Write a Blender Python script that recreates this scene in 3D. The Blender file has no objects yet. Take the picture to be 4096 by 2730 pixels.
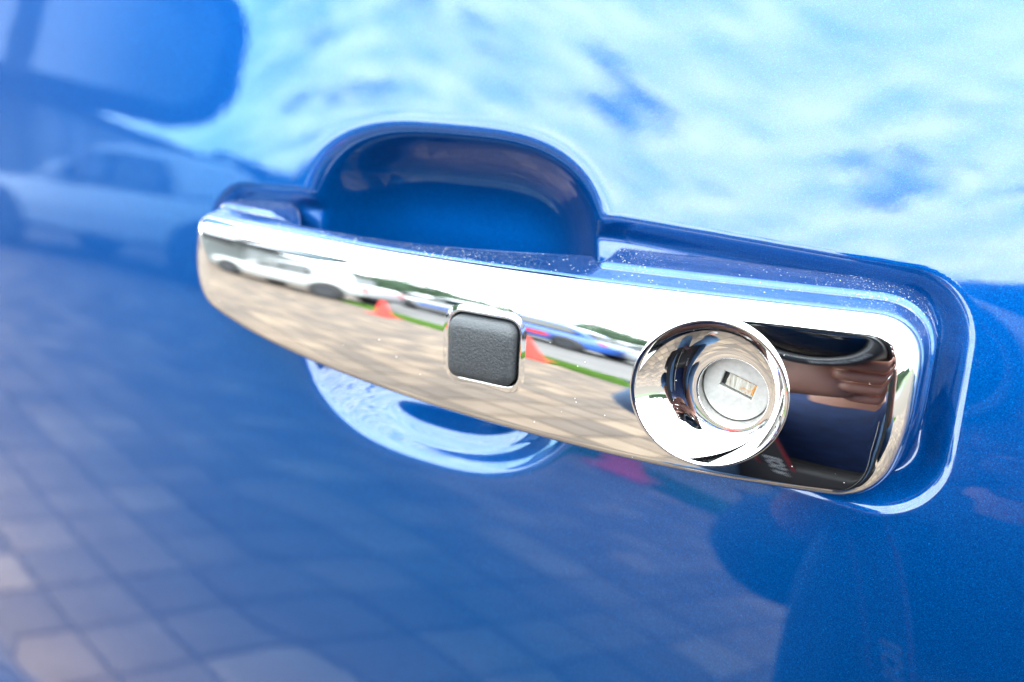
import bpy, bmesh, math, random
import numpy as np
from mathutils import Vector, Matrix
R = math.radians
rnd = random.Random(7)
scn = bpy.context.scene
col = scn.collection

# ---------------------------------------------------------------- camera
def make_camera():
    th, ph, ro = R(26), R(20), R(1.4)
    f = Vector((-math.sin(th)*math.cos(ph), math.cos(th)*math.cos(ph), -math.sin(ph)))
    r = Vector((math.cos(th), math.sin(th), 0)); u = r.cross(f)
    r2 = r*math.cos(ro) + u*math.sin(ro); u2 = -r*math.sin(ro) + u*math.cos(ro)
    cd = bpy.data.cameras.new('camera'); cam = bpy.data.objects.new('camera', cd); col.objects.link(cam)
    loc = Vector((0.034474, -0.185153, 1.072706))
    m = Matrix((r2, u2, -f)).transposed().to_4x4(); m.translation = loc
    cam.matrix_world = m
    cd.sensor_width = 36; cd.lens = 32; cd.clip_start = 0.005; cd.clip_end = 3000
    cd.dof.use_dof = True; cd.dof.focus_distance = 0.184; cd.dof.aperture_fstop = 9.3
    scn.camera = cam
    return loc, f, r2, u2
CAM, VF, VR, VU = make_camera()

# ---------------------------------------------------------------- world
SUN_EL, SUN_ROT = R(50), R(65)
def make_world():
    w = bpy.data.worlds.new("World"); scn.world = w; w.use_nodes = True
    nt = w.node_tree; nt.nodes.clear(); N = nt.nodes.new; L = nt.links.new
    out = N('ShaderNodeOutputWorld'); bg = N('ShaderNodeBackground'); bg.inputs[1].default_value = 0.12
    sky = N('ShaderNodeTexSky'); sky.sky_type = 'NISHITA'; sky.sun_disc = False
    sky.sun_elevation = SUN_EL; sky.sun_rotation = SUN_ROT; sky.air_density = 1.0; sky.dust_density = 1.5; sky.ozone_density = 1.5
    tc = N('ShaderNodeTexCoord'); sp = N('ShaderNodeSeparateXYZ'); L(tc.outputs['Generated'], sp.inputs[0])
    mx = N('ShaderNodeMath'); mx.operation = 'MAXIMUM'; mx.inputs[1].default_value = 0.0; L(sp.outputs[2], mx.inputs[0])
    ad = N('ShaderNodeMath'); ad.operation = 'ADD'; ad.inputs[1].default_value = 0.16; L(mx.outputs[0], ad.inputs[0])
    dx = N('ShaderNodeMath'); dx.operation = 'DIVIDE'; L(sp.outputs[0], dx.inputs[0]); L(ad.outputs[0], dx.inputs[1])
    dy = N('ShaderNodeMath'); dy.operation = 'DIVIDE'; L(sp.outputs[1], dy.inputs[0]); L(ad.outputs[0], dy.inputs[1])
    cb = N('ShaderNodeCombineXYZ'); L(dx.outputs[0], cb.inputs[0]); L(dy.outputs[0], cb.inputs[1])
    def noise(scale, detail, rough, dist, off):
        mp = N('ShaderNodeMapping'); mp.inputs['Location'].default_value = off; mp.inputs['Scale'].default_value = (1.0, 1.0, 5.2)
        rt = N('ShaderNodeMapping'); rt.inputs['Rotation'].default_value = (0, R(37), 0); L(tc.outputs['Generated'], rt.inputs[0]); L(rt.outputs[0], mp.inputs[0])
        n = N('ShaderNodeTexNoise'); n.inputs['Scale'].default_value = scale; n.inputs['Detail'].default_value = detail
        n.inputs['Roughness'].default_value = rough; n.inputs['Distortion'].default_value = dist
        L(mp.outputs[0], n.inputs['Vector']); return n.outputs[0]
    n1 = noise(7.5, 9, 0.60, 0.15, (3.3, 1.7, 0)); n2 = noise(1.6, 4, 0.5, 0.2, (9, 4, 2)); n3 = noise(9, 8, 0.58, 0.2, (1, 7, 5))
    m1 = N('ShaderNodeMath'); m1.operation = 'MULTIPLY_ADD'; L(n2, m1.inputs[0]); m1.inputs[1].default_value = 0.45; L(n1, m1.inputs[2])
    r1 = N('ShaderNodeValToRGB'); L(m1.outputs[0], r1.inputs[0])
    r1.color_ramp.elements[0].position = 0.52; r1.color_ramp.elements[0].color = (0.22, 0.22, 0.22, 1)
    r1.color_ramp.elements[1].position = 0.645; r1.color_ramp.elements[1].color = (1, 1, 1, 1)
    r2 = N('ShaderNodeValToRGB'); L(n3, r2.inputs[0])
    r2.color_ramp.elements[0].position = 0.36; r2.color_ramp.elements[0].color = (42, 54.0, 61.0, 1)
    r2.color_ramp.elements[1].position = 0.66; r2.color_ramp.elements[1].color = (92, 95, 97, 1)
    mix = N('ShaderNodeMixRGB'); L(r1.outputs[0], mix.inputs[0]); L(sky.outputs[0], mix.inputs[1]); L(r2.outputs[0], mix.inputs[2])
    L(mix.outputs[0], bg.inputs[0]); L(bg.outputs[0], out.inputs[0])
make_world()
def make_sun():
    ld = bpy.data.lights.new('sun', 'SUN'); ld.energy = 1.5; ld.angle = R(30); ld.color = (1, 0.96, 0.9)
    o = bpy.data.objects.new('sun', ld); col.objects.link(o)
    # nishita rotation: sun azimuth measured from +Y clockwise
    d = Vector((math.sin(SUN_ROT)*math.cos(SUN_EL), math.cos(SUN_ROT)*math.cos(SUN_EL), math.sin(SUN_EL)))
    o.rotation_euler = d.to_track_quat('Z', 'Y').to_euler()
make_sun()
scn.view_settings.view_transform = 'Standard'; scn.view_settings.look = 'None'
scn.view_settings.exposure = 0.38; scn.view_settings.gamma = 1

# ---------------------------------------------------------------- helpers
def tag(o, label=None, cat=None, group=None, kind=None):
    if label: o['label'] = label
    if cat: o['category'] = cat
    if group: o['group'] = group
    if kind: o['kind'] = kind
    return o
def empty(name, loc=(0, 0, 0), rz=0):
    o = bpy.data.objects.new(name, None); col.objects.link(o); o.location = loc; o.rotation_euler = (0, 0, rz); o.empty_display_size = 0.1
    return o
def mesh_obj(name, verts, faces, mat, parent=None, smooth=True):
    me = bpy.data.meshes.new(name)
    if isinstance(verts, np.ndarray): verts = verts.tolist()
    me.from_pydata(verts, [], faces); me.validate()
    if smooth: me.polygons.foreach_set('use_smooth', [True]*len(me.polygons))
    me.materials.append(mat); me.update()
    o = bpy.data.objects.new(name, me); col.objects.link(o)
    if parent: o.parent = parent
    return o
def bm_obj(name, bm, mat, parent=None, smooth=True):
    bmesh.ops.recalc_face_normals(bm, faces=bm.faces)
    me = bpy.data.meshes.new(name); bm.to_mesh(me); bm.free()
    if smooth: me.polygons.foreach_set('use_smooth', [True]*len(me.polygons))
    for m in (mat if isinstance(mat, (list, tuple)) else [mat]): me.materials.append(m)
    o = bpy.data.objects.new(name, me); col.objects.link(o)
    if parent: o.parent = parent
    return o
def grid_faces(nu, nv, wrap=False, flip=False):
    out = []
    for i in range(nu - (0 if wrap else 1)):
        a = i*nv; b = ((i+1) % nu)*nv
        for j in range(nv-1):
            q = (a+j, b+j, b+j+1, a+j+1)
            out.append(q[::-1] if flip else q)
    return out
def sstep(a, b, x):
    t = np.clip((x-a)/(b-a), 0, 1); return t*t*(3-2*t)
def sd_poly(px, pz, poly):
    """signed distance to polygon, negative inside (numpy)"""
    d = np.full(px.shape, 1e9); inside = np.zeros(px.shape, bool); n = len(poly)
    for i in range(n):
        ax, az = poly[i]; bx, bz = poly[(i+1) % n]
        ex, ez = bx-ax, bz-az; wx, wz = px-ax, pz-az
        t = np.clip((wx*ex+wz*ez)/(ex*ex+ez*ez+1e-20), 0, 1)
        d = np.minimum(d, np.hypot(wx-t*ex, wz-t*ez))
        c = ((az > pz) != (bz > pz)) & (px < (bx-ax)*(pz-az)/((bz-az)+1e-20)+ax)
        inside ^= c
    return np.where(inside, -d, d)

# ---------------------------------------------------------------- materials
class NT:
    def __init__(s, name):
        s.m = bpy.data.materials.new(name); s.m.use_nodes = True; s.nt = s.m.node_tree
        s.p = s.nt.nodes['Principled BSDF']; s.out = s.nt.nodes['Material Output']
    def n(s, t): return s.nt.nodes.new(t)
    def l(s, a, b): s.nt.links.new(a, b)
    def coord(s, kind='Object'):
        return s.n('ShaderNodeTexCoord').outputs[kind]
    def noise(s, scale, detail=4, rough=0.5, vec=None, dist=0):
        n = s.n('ShaderNodeTexNoise'); n.inputs['Scale'].default_value = scale; n.inputs['Detail'].default_value = detail
        n.inputs['Roughness'].default_value = rough; n.inputs['Distortion'].default_value = dist
        s.l(vec if vec is not None else s.coord(), n.inputs['Vector']); return n.outputs[0]
    def vor(s, scale, out='Distance', vec=None):
        n = s.n('ShaderNodeTexVoronoi'); n.inputs['Scale'].default_value = scale
        s.l(vec if vec is not None else s.coord(), n.inputs['Vector']); return n.outputs[out]
    def ramp(s, fac, stops):
        r = s.n('ShaderNodeValToRGB'); s.l(fac, r.inputs[0]); e = r.color_ramp.elements
        while len(e) < len(stops): e.new(0.5)
        for i, (p, c) in enumerate(stops):
            e[i].position = p; e[i].color = (*c, 1) if len(c) == 3 else c
        return r.outputs[0]
    def mix(s, fac, a, b, blend='MIX'):
        m = s.n('ShaderNodeMixRGB'); m.blend_type = blend
        for i, v in ((0, fac), (1, a), (2, b)):
            if hasattr(v, 'is_linked'): s.l(v, m.inputs[i])
            else: m.inputs[i].default_value = v if i == 0 else ((*v, 1) if len(v) == 3 else v)
        return m.outputs[0]
    def math(s, op, a, b=None):
        m = s.n('ShaderNodeMath'); m.operation = op
        for i, v in ((0, a), (1, b)):
            if v is None: continue
            if hasattr(v, 'is_linked'): s.l(v, m.inputs[i])
            else: m.inputs[i].default_value = v
        return m.outputs[0]
    def bump(s, h, strength=0.3, dist=0.001, inp='Normal'):
        b = s.n('ShaderNodeBump'); b.inputs['Strength'].default_value = strength; b.inputs['Distance'].default_value = dist
        s.l(h, b.inputs['Height']); s.l(b.outputs[0], s.p.inputs[inp]); return b
    def set(s, **k):
        for a, v in k.items():
            i = s.p.inputs[a.replace('_', ' ')]
            if hasattr(v, 'is_linked'): s.l(v, i)
            else: i.default_value = (*v, 1) if isinstance(v, tuple) and len(v) == 3 else v
        return s.m
def plain(name, c, rough=0.5, metal=0.0, nscale=30, var=0.15, **k):
    t = NT(name); n = t.noise(nscale, 5)
    lo = tuple(max(0, x*(1-var)) for x in c); hi = tuple(min(1, x*(1+var)) for x in c)
    t.set(Base_Color=t.ramp(n, [(0.3, lo), (0.7, hi)]), Roughness=rough, Metallic=metal, **k)
    return t.m

def blue_paint(name='blue_metallic_paint', dust=False):
    """metallic flake base under a clear coat; the candy coat's reflection leans blue head-on and turns neutral at grazing angles"""
    t = NT(name); co = t.coord()
    fl = t.vor(7500, 'Color', co)
    sep = t.n('ShaderNodeSeparateColor'); t.l(fl, sep.inputs[0])
    base = t.ramp(sep.outputs[0], [(0.0, (0.00005, 0.020, 0.098)), (0.6, (0.00005, 0.034, 0.142)), (0.96, (0.0001, 0.050, 0.180)), (1.0, (0.0005, 0.09, 0.29))])
    t.set(Base_Color=base, Roughness=0.40, Metallic=0.6, Specular_IOR_Level=0.0)
    t.bump(sep.outputs[1], 0.30, 0.00010)
    n = t.noise(240, 3, 0.5, co); n2 = t.noise(26, 2, 0.5, co)
    s_ = t.math('ADD', t.math('MULTIPLY', n, 0.4), t.math('MULTIPLY', n2, 3.0))
    b = t.n('ShaderNodeBump'); b.inputs['Strength'].default_value = 0.5; b.inputs['Distance'].default_value = 0.00003; t.l(s_, b.inputs['Height'])
    lw = t.n('ShaderNodeLayerWeight'); lw.inputs['Blend'].default_value = 0.5; t.l(b.outputs[0], lw.inputs['Normal'])
    F = t.ramp(lw.outputs['Facing'], [(0.0, (.058,)*3), (0.08, (.060,)*3), (0.17, (.064,)*3), (0.28, (.064,)*3), (0.40, (.108,)*3), (0.54, (.215,)*3), (1.0, (.9,)*3)])
    T = t.ramp(lw.outputs['Facing'], [(0.05, (0.90, 0.94, 1.0)), (0.17, (0.76, 0.90, 1.0)), (0.29, (0.38, 0.74, 1.0)), (0.44, (0.56, 0.72, 0.93)), (0.62, (0.88, 0.84, 0.88))])
    gl = t.n('ShaderNodeBsdfGlossy'); gl.inputs['Roughness'].default_value = 0.012; t.l(T, gl.inputs['Color']); t.l(b.outputs[0], gl.inputs['Normal'])
    mx = t.n('ShaderNodeMixShader'); t.l(F, mx.inputs[0]); t.l(t.p.outputs[0], mx.inputs[1]); t.l(gl.outputs[0], mx.inputs[2])
    last = mx.outputs[0]
    if dust:
        geo = t.n('ShaderNodeNewGeometry'); sz = t.n('ShaderNodeSeparateXYZ'); t.l(geo.outputs['Normal'], sz.inputs[0])
        up = t.math('GREATER_THAN', sz.outputs[2], 0.45)
        def specks(scale, keep, rad, lo, hi, ns):
            v = t.vor(scale, 'Distance', co); vc = t.vor(scale, 'Color', co); q = t.n('ShaderNodeSeparateColor'); t.l(vc, q.inputs[0])
            thr = t.math('MULTIPLY', t.math('GREATER_THAN', q.outputs[0], keep), t.ramp(t.noise(ns, 4, 0.6, co), [(lo, (0, 0, 0)), (hi, (1, 1, 1))]))
            return t.math('MULTIPLY', t.math('LESS_THAN', v, t.math('MULTIPLY', q.outputs[1], rad)), thr)
        m = t.math('MAXIMUM', specks(1300, 0.60, 0.24, 0.42, 0.60, 45), specks(2900, 0.50, 0.32, 0.43, 0.64, 30))
        film = t.math('MULTIPLY', t.ramp(t.noise(70, 5, 0.7, co), [(0.35, (0, 0, 0)), (0.75, (1, 1, 1))]), 0.035)
        m = t.math('MULTIPLY', t.math('MAXIMUM', m, film), up)
        df = t.n('ShaderNodeBsdfDiffuse'); df.inputs['Color'].default_value = (0.42, 0.42, 0.40, 1)
        m2 = t.n('ShaderNodeMixShader'); t.l(m, m2.inputs[0]); t.l(last, m2.inputs[1]); t.l(df.outputs[0], m2.inputs[2]); last = m2.outputs[0]
    t.l(last, t.out.inputs[0])
    return t.m
M_blue = blue_paint(); M_blue_dust = blue_paint('dusty_blue_paint', True)
def chrome():
    t = NT('chrome'); co = t.coord()
    n = t.noise(22, 3, 0.5, co)
    v = t.vor(620, 'Distance', co); vc = t.vor(620, 'Color', co); sp = t.n('ShaderNodeSeparateColor'); t.l(vc, sp.inputs[0])
    m = t.math('MULTIPLY', t.math('LESS_THAN', v, t.math('MULTIPLY', sp.outputs[1], 0.075)), t.math('GREATER_THAN', sp.outputs[0], 0.80))
    t.set(Base_Color=t.mix(m, (0.64, 0.63, 0.615), (0.6, 0.6, 0.58)), Metallic=t.math('SUBTRACT', 1.0, t.math('MULTIPLY', m, 0.8)),
          Roughness=t.math('ADD', t.ramp(n, [(0.4, (0.012,)*3), (0.75, (0.03,)*3)]), t.math('MULTIPLY', m, 0.5)))
    t.bump(n, 0.25, 0.00006)
    return t.m
M_chrome = chrome()
def satin():
    t = NT('satin_zinc'); co = t.coord()
    n = t.noise(900, 4, 0.6, co); sp = t.ramp(t.vor(1500, 'Distance', co), [(0.0, (1, 1, 1)), (0.09, (0, 0, 0))])
    dm = t.math('MULTIPLY', sp, t.ramp(t.noise(400, 2, 0.5, co), [(0.6, (0, 0, 0)), (0.68, (1, 1, 1))]))
    t.set(Base_Color=t.mix(dm, t.ramp(n, [(0.3, (0.33, 0.32, 0.30)), (0.7, (0.41, 0.40, 0.38))]), (0.08, 0.07, 0.05)), Metallic=0.6, Roughness=0.48)
    t.bump(n, 0.3, 0.00002); return t.m
M_satin = satin()
def shutter():
    t = NT('worn_key_shutter'); co = t.coord()
    mp = t.n('ShaderNodeMapping'); mp.inputs['Scale'].default_value = (9, 1, 0.6); t.l(co, mp.inputs[0])
    st = t.noise(420, 5, 0.7, mp.outputs[0])
    base = t.ramp(st, [(0.3, (0.12, 0.10, 0.07)), (0.5, (0.36, 0.345, 0.30)), (0.7, (0.52, 0.51, 0.46))])
    rust = t.ramp(t.noise(700, 4, 0.7, co), [(0.55, (0, 0, 0)), (0.66, (1, 1, 1))])
    t.set(Base_Color=t.mix(t.math('MULTIPLY', rust, 0.7), base, (0.35, 0.15, 0.03)), Metallic=0.4, Roughness=0.45); return t.m
M_shutter = shutter()
def rust():
    t = NT('rust'); n = t.noise(1500, 5, 0.7)
    t.set(Base_Color=t.ramp(n, [(0.35, (0.06, 0.025, 0.01)), (0.55, (0.40, 0.17, 0.03)), (0.75, (0.65, 0.42, 0.16))]), Roughness=0.85); t.bump(n, 0.8, 0.0001); return t.m
M_rust = rust()
def rubber():
    t = NT('textured_black_rubber'); co = t.coord()
    n = t.noise(1600, 5, 0.65, co, 0.4); n2 = t.noise(5200, 3, 0.6, co)
    t.set(Base_Color=t.ramp(n, [(0.35, (0.010, 0.012, 0.014)), (0.7, (0.022, 0.025, 0.028))]), Roughness=0.42)
    t.bump(t.math('ADD', n, t.math('MULTIPLY', n2, 0.4)), 1.0, 0.00022); return t.m
M_rubber = rubber()
M_black = plain('black_plastic', (0.012, 0.012, 0.013), 0.4)

# ---------------------------------------------------------------- the blue car
# car coordinates: origin under the lock, x backwards along the body, -y outwards, z up (all mm below, door height 1000 mm)
A0, RD = R(7.0), 950.0
def skin(x, z):
    """door skin y (mm) at x, z (mm, z relative to the lock)"""
    a = A0 + z/RD
    y = -RD*(np.log(np.cos(a)) - math.log(math.cos(A0)))
    y = y + (x+40)**2/(2*5200.)
    g = 16*np.log1p(np.exp(np.clip((z+12)/16, -30, 30))) - 16*math.log1p(math.exp(30/16))
    y = y + math.tan(R(14.5))*sstep(-140, 62, x)*g
    q = -(x+276)*0.50-(z+196)*0.866
    return y - 9.0*sstep(0, 26, q)
CUP = (-77.0, 2.8, 43.6, 42.0)   # centre x, centre z, half sizes
pocket_poly = [(-139, 13.0), (-33, 16.2), (28.4, 13.2), (28.6, -7.4), (-139, 4)]
POCKET_R = 12.0
def door_y(x, z):
    y = skin(x, z)
    s = sd_poly(x, z, pocket_poly) - POCKET_R
    # pocket: rolled edge, steep wall, flat floor
    d1 = 4.2*sstep(2.0, -5.0, s)
    # soft raised lip highlight round the rear end
    cx, cz, a, b = CUP
    n = 2.55+0.6*sstep(-20, 20, z-cz); b = np.where(z > cz, b, b-2.6)
    rr = (np.abs((x-cx)/a)**n + np.abs((z-cz)/b)**n)**(1/n)
    si = (1-rr)*a                                  # distance inside the rim
    up = sstep(-24, 12, z)
    k = 0.8 + 0.5*up
    sp = k*np.log1p(np.exp(np.clip(si/k, -30, 30)))
    low = 0.30*sp + 4.6*(1-np.exp(-sp/5.2)); high = 20.5*(1-np.exp(-(sp/10.5)**1.45))
    low = low - 1.15*np.exp(-((sp-7.2)/2.4)**2)*np.exp(-((x+68)/21)**4)
    d2 = low*(1-up) + high*up
    d2 = np.where(si < -10, 0, d2)
    kk = 1.6
    h = np.clip(kk-np.abs(d1-d2), 0, None)/kk
    both = np.clip(np.minimum(d1, d2)/1.0, 0, 1)
    return y + np.maximum(d1, d2) + h*h*kk/4*both
def axis(lo, hi, a, b, fine, grow=1.12, mx=22):
    v = list(np.arange(a, b+1e-6, fine)); s = fine; x = v[-1]
    while x < hi: s = min(s*grow, mx); x = min(x+s, hi); v.append(x)
    s = fine; x = a
    while x > lo: s = min(s*grow, mx); x = max(x-s, lo); v.insert(0, x)
    return np.array(v)
car = tag(empty('pickup_truck', (0, 0, 0)), 'metallic blue pickup truck side with chrome door handle, filling the picture', 'truck')
DOOR = (-900, 330, -560, 130)
def build_door():
    xs = axis(DOOR[0], DOOR[1], -168, 58, 0.55); zs = axis(DOOR[2], DOOR[3], -50, 60, 0.55)
    X, Z = np.meshgrid(xs, zs, indexing='ij'); Y = door_y(X, Z)
    V = np.stack([X, Y, Z+1000], -1).reshape(-1, 3)/1000
    o = mesh_obj('door', V, grid_faces(len(xs), len(zs), flip=False), M_blue, car)
    return o
door = build_door()

# ---- handle outline in x,z (mm)
def spline(pts, n):
    """closed centripetal-ish catmull-rom, resampled uniformly"""
    P = np.array(pts, float); m = len(P); out = []
    for i in range(m):
        p0, p1, p2, p3 = P[i-1], P[i], P[(i+1) % m], P[(i+2) % m]
        t = np.linspace(0, 1, 40, endpoint=False)[:, None]
        out.append(0.5*((2*p1)+(-p0+p2)*t+(2*p0-5*p1+4*p2-p3)*t*t+(-p0+3*p1-3*p2+p3)*t**3))
    Q = np.concatenate(out); Q = np.vstack([Q, Q[:1]])
    for _ in range(1):
        pass
    L = np.concatenate([[0], np.cumsum(np.linalg.norm(np.diff(Q, axis=0), axis=1))])
    s = np.linspace(0, L[-1], n, endpoint=False)
    return np.stack([np.interp(s, L, Q[:, 0]), np.interp(s, L, Q[:, 1])], -1)
def rounded_poly(pts, radii, n):
    """closed polygon with circular-ish (superelliptic) rounded corners, uniformly resampled"""
    P = [np.array(p, float) for p in pts]; m = len(P); path = []
    for i in range(m):
        a, b, c = P[i-1], P[i], P[(i+1) % m]; r = radii[i]
        u = (a-b)/np.linalg.norm(a-b); v = (c-b)/np.linalg.norm(c-b)
        p, q = b+u*r, b+v*r
        for t in np.linspace(0, 1, 24):
            # cubic with long handles = smooth curvature
            h = 0.62
            c1, c2 = p-u*r*h, q-v*r*h
            path.append((1-t)**3*p + 3*(1-t)**2*t*c1 + 3*(1-t)*t*t*c2 + t**3*q)
    Q = np.array(path+[path[0]])
    L = np.concatenate([[0], np.cumsum(np.linalg.norm(np.diff(Q, axis=0), axis=1))])
    keep = np.concatenate([[True], np.diff(L) > 1e-6]); Q, L = Q[keep], L[keep]
    s = np.linspace(0, L[-1], n, endpoint=False)
    Q2 = np.stack([np.interp(s, L, Q[:, 0]), np.interp(s, L, Q[:, 1])], -1)
    k = 5
    for _ in range(6):
        Q2 = 0.25*np.roll(Q2, 1, 0)+0.5*Q2+0.25*np.roll(Q2, -1, 0)
    return Q2
NO = 760
outline = rounded_poly([(-149.5, 19.0), (-60, 20.0), (33.6, 20.2), (33.8, -2), (31.0, -16.2), (-15, -17.5), (-60, -15.9), (-100, -12.4), (-128, -8.6), (-149.8, -1.5)],
                       [5.5, 20, 9.5, 4.5, 8.8, 14, 18, 15, 13, 10], NO)
def normals2d(Q):
    t = np.roll(Q, -1, 0)-np.roll(Q, 1, 0); t /= np.linalg.norm(t, axis=1)[:, None]
    n = np.stack([t[:, 1], -t[:, 0]], -1)
    c = Q.mean(0)
    if ((Q-c)*n).sum() < 0: n = -n
    return n
ON = normals2d(outline)
RC, RB, AX, YA = 70.0, 500.0, -52.0, -20.2
def tilt(x): return np.tan(R(2.4)) + (np.tan(R(7.2))-np.tan(R(2.4)))*sstep(-60, 22, x)
def face_y(x, z):
    zc = 1.5
    return YA + (x-AX)**2/(2*RB) + tilt(x)*(z-zc) + (z-zc)**2/(2*(RC-13*sstep(-75, -125, x)))
def edge_R(n):
    up = np.clip(n[:, 1], 0, 1)**2; dn = np.clip(-n[:, 1], 0, 1)**2; rt = np.clip(n[:, 0], 0, 1)**2; lf = np.clip(-n[:, 0], 0, 1)**2
    Rr = 4.2*up + 2.6*dn + 6.5*rt + 11.0*lf; D = 3.0*up + 2.2*dn + 4.6*rt + 6.5*lf
    return Rr, D
def fillet(s, Rr, D, p=2.3):
    q = np.clip(1-s/Rr, 0, 1)
    return D*(1-(1-q**p)**(1/p))
OR_, OD_ = edge_R(ON)
edge_y = face_y(outline[:, 0], outline[:, 1]) + OD_

handle = None
def build_chrome(parent, holes):
    xa, xb = -134.0, 18.0
    M = np.stack([np.clip(outline[:, 0], xa, xb), np.interp(np.clip(outline[:, 0], xa, xb), [-134, -60, 18], [6.0, 2.3, 2.0])], -1)
    nr = 84
    # ring parameter: dense at the edge
    g = np.linspace(0, 1, nr)**1.55
    dist = np.linalg.norm(outline-M, axis=1)
    P = outline[:, None, :]*(1-g)[None, :, None] + M[:, None, :]*g[None, :, None]
    # true inside distance (approx.): distance along inward normal
    s = np.einsum('ijk,ik->ij', outline[:, None, :]-P, ON)
    Y = face_y(P[..., 0], P[..., 1]) + fillet(s, OR_[:, None], OD_[:, None])
    # returned edge going back
    V = np.stack([P[..., 0], Y, P[..., 1]+1000], -1)
    back = V[:, :1].copy(); back[:, 0, 1] += 1.2
    V = np.concatenate([back, V], 1)
    F = grid_faces(NO, nr+1, wrap=True)
    Vf = V.reshape(-1, 3)
    keep = []
    for q in F:
        c = Vf[list(q)].mean(0)
        if not any(h(c[0], c[2]-1000) for h in holes): keep.append(q)
    o = mesh_obj('chrome_cover', Vf/1000, keep, M_chrome, parent)
    return o
BTN = (-53.0, 2.6, 7.7, 6.7, 2.4)   # centre x, z, half w, half h, corner
LOCK = (-3.6, 1.6)                 # bezel centre
def rrect(cx, cz, hw, hh, r, n, taper=0):
    return rounded_poly([(cx-hw, cz+hh), (cx+hw, cz+hh), (cx+hw, cz-hh), (cx-hw, cz-hh)], [r]*4, n)
def build_handle():
    # blue body: rings running back from the chrome edge
    x = outline[:, 0]
    front = sstep(-112, -128, x); rear = sstep(-40, -31, x)
    thick = 4.5 + 14.0*np.clip((x+98)/62, 0, 1)**1.9
    floor = door_floor(x, outline[:, 1])
    full = np.maximum(front, rear)
    total = floor - edge_y + 1.0
    prof = [(-0.15, 0.25), (0.25, 0.45), (0.55, 1.0), (1.0, 3.0), (1.55, 5.2), (1.75, 6.2), (2.6, 6.7), (3.1, 7.4), (3.3, 9.0), (3.5, 12), (3.6, 20)]
    gprof = [(-0.15, 0.0), (0.2, 0.03), (0.4, 0.10), (0.65, 0.38), (0.8, 0.70), (0.7, 0.90), (0.1, 0.985), (-2.5, 1.03), (-5.0, 1.05), (-6.0, 1.05), (-6.4, 1.05)]
    rings = []
    for (o1, d1), (o2, d2) in zip(prof, gprof):
        off = o1*0.68*full + o2*(1-full)
        dd = np.minimum(d1, total)*full + (0.25+d2*thick)*(1-full)
        Pq = outline + ON*off[:, None]
        rings.append(np.stack([Pq[:, 0], edge_y+dd, Pq[:, 1]+1000], -1))
    # close the back towards the centre line
    last = rings[-1]
    for g in (0.35, 0.7, 1.0):
        cx = np.clip(last[:, 0], -134, 18); q = last.copy()
        q[:, 0] = last[:, 0]*(1-g)+cx*g; q[:, 2] = last[:, 2]*(1-g)+1003*g; q[:, 1] = last[:, 1]+1.0*g*(1-full)
        rings.append(q)
    # densify the profile with catmull-rom between rings
    A = np.stack(rings, 1); n0 = A.shape[1]; out = []
    for j in range(n0-1):
        p0, p1, p2, p3 = A[:, max(j-1, 0)], A[:, j], A[:, j+1], A[:, min(j+2, n0-1)]
        for t in np.linspace(0, 1, 5, endpoint=False):
            out.append(0.5*((2*p1)+(-p0+p2)*t+(2*p0-5*p1+4*p2-p3)*t*t+(-p0+3*p1-3*p2+p3)*t**3))
    out.append(A[:, -1]); A = np.stack(out, 1)
    return mesh_obj('door_handle', A.reshape(-1, 3)/1000, grid_faces(NO, A.shape[1], wrap=True, flip=True), M_blue_dust, car)
def door_floor(x, z):
    return skin(x, z) + 4.6
handle = build_handle()
def in_rr(cx, cz, hw, hh):
    def f(x, z):
        n = 5
        return (abs((x-cx)/hw)**n + abs((z-cz)/hh)**n) < 1
    return f
holes = [lambda x, z: math.hypot(x-LOCK[0], z-LOCK[1]) < 14.6, in_rr(BTN[0], BTN[1], BTN[2]+1.7, BTN[3]+1.7)]
cover = build_chrome(handle, holes)

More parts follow.
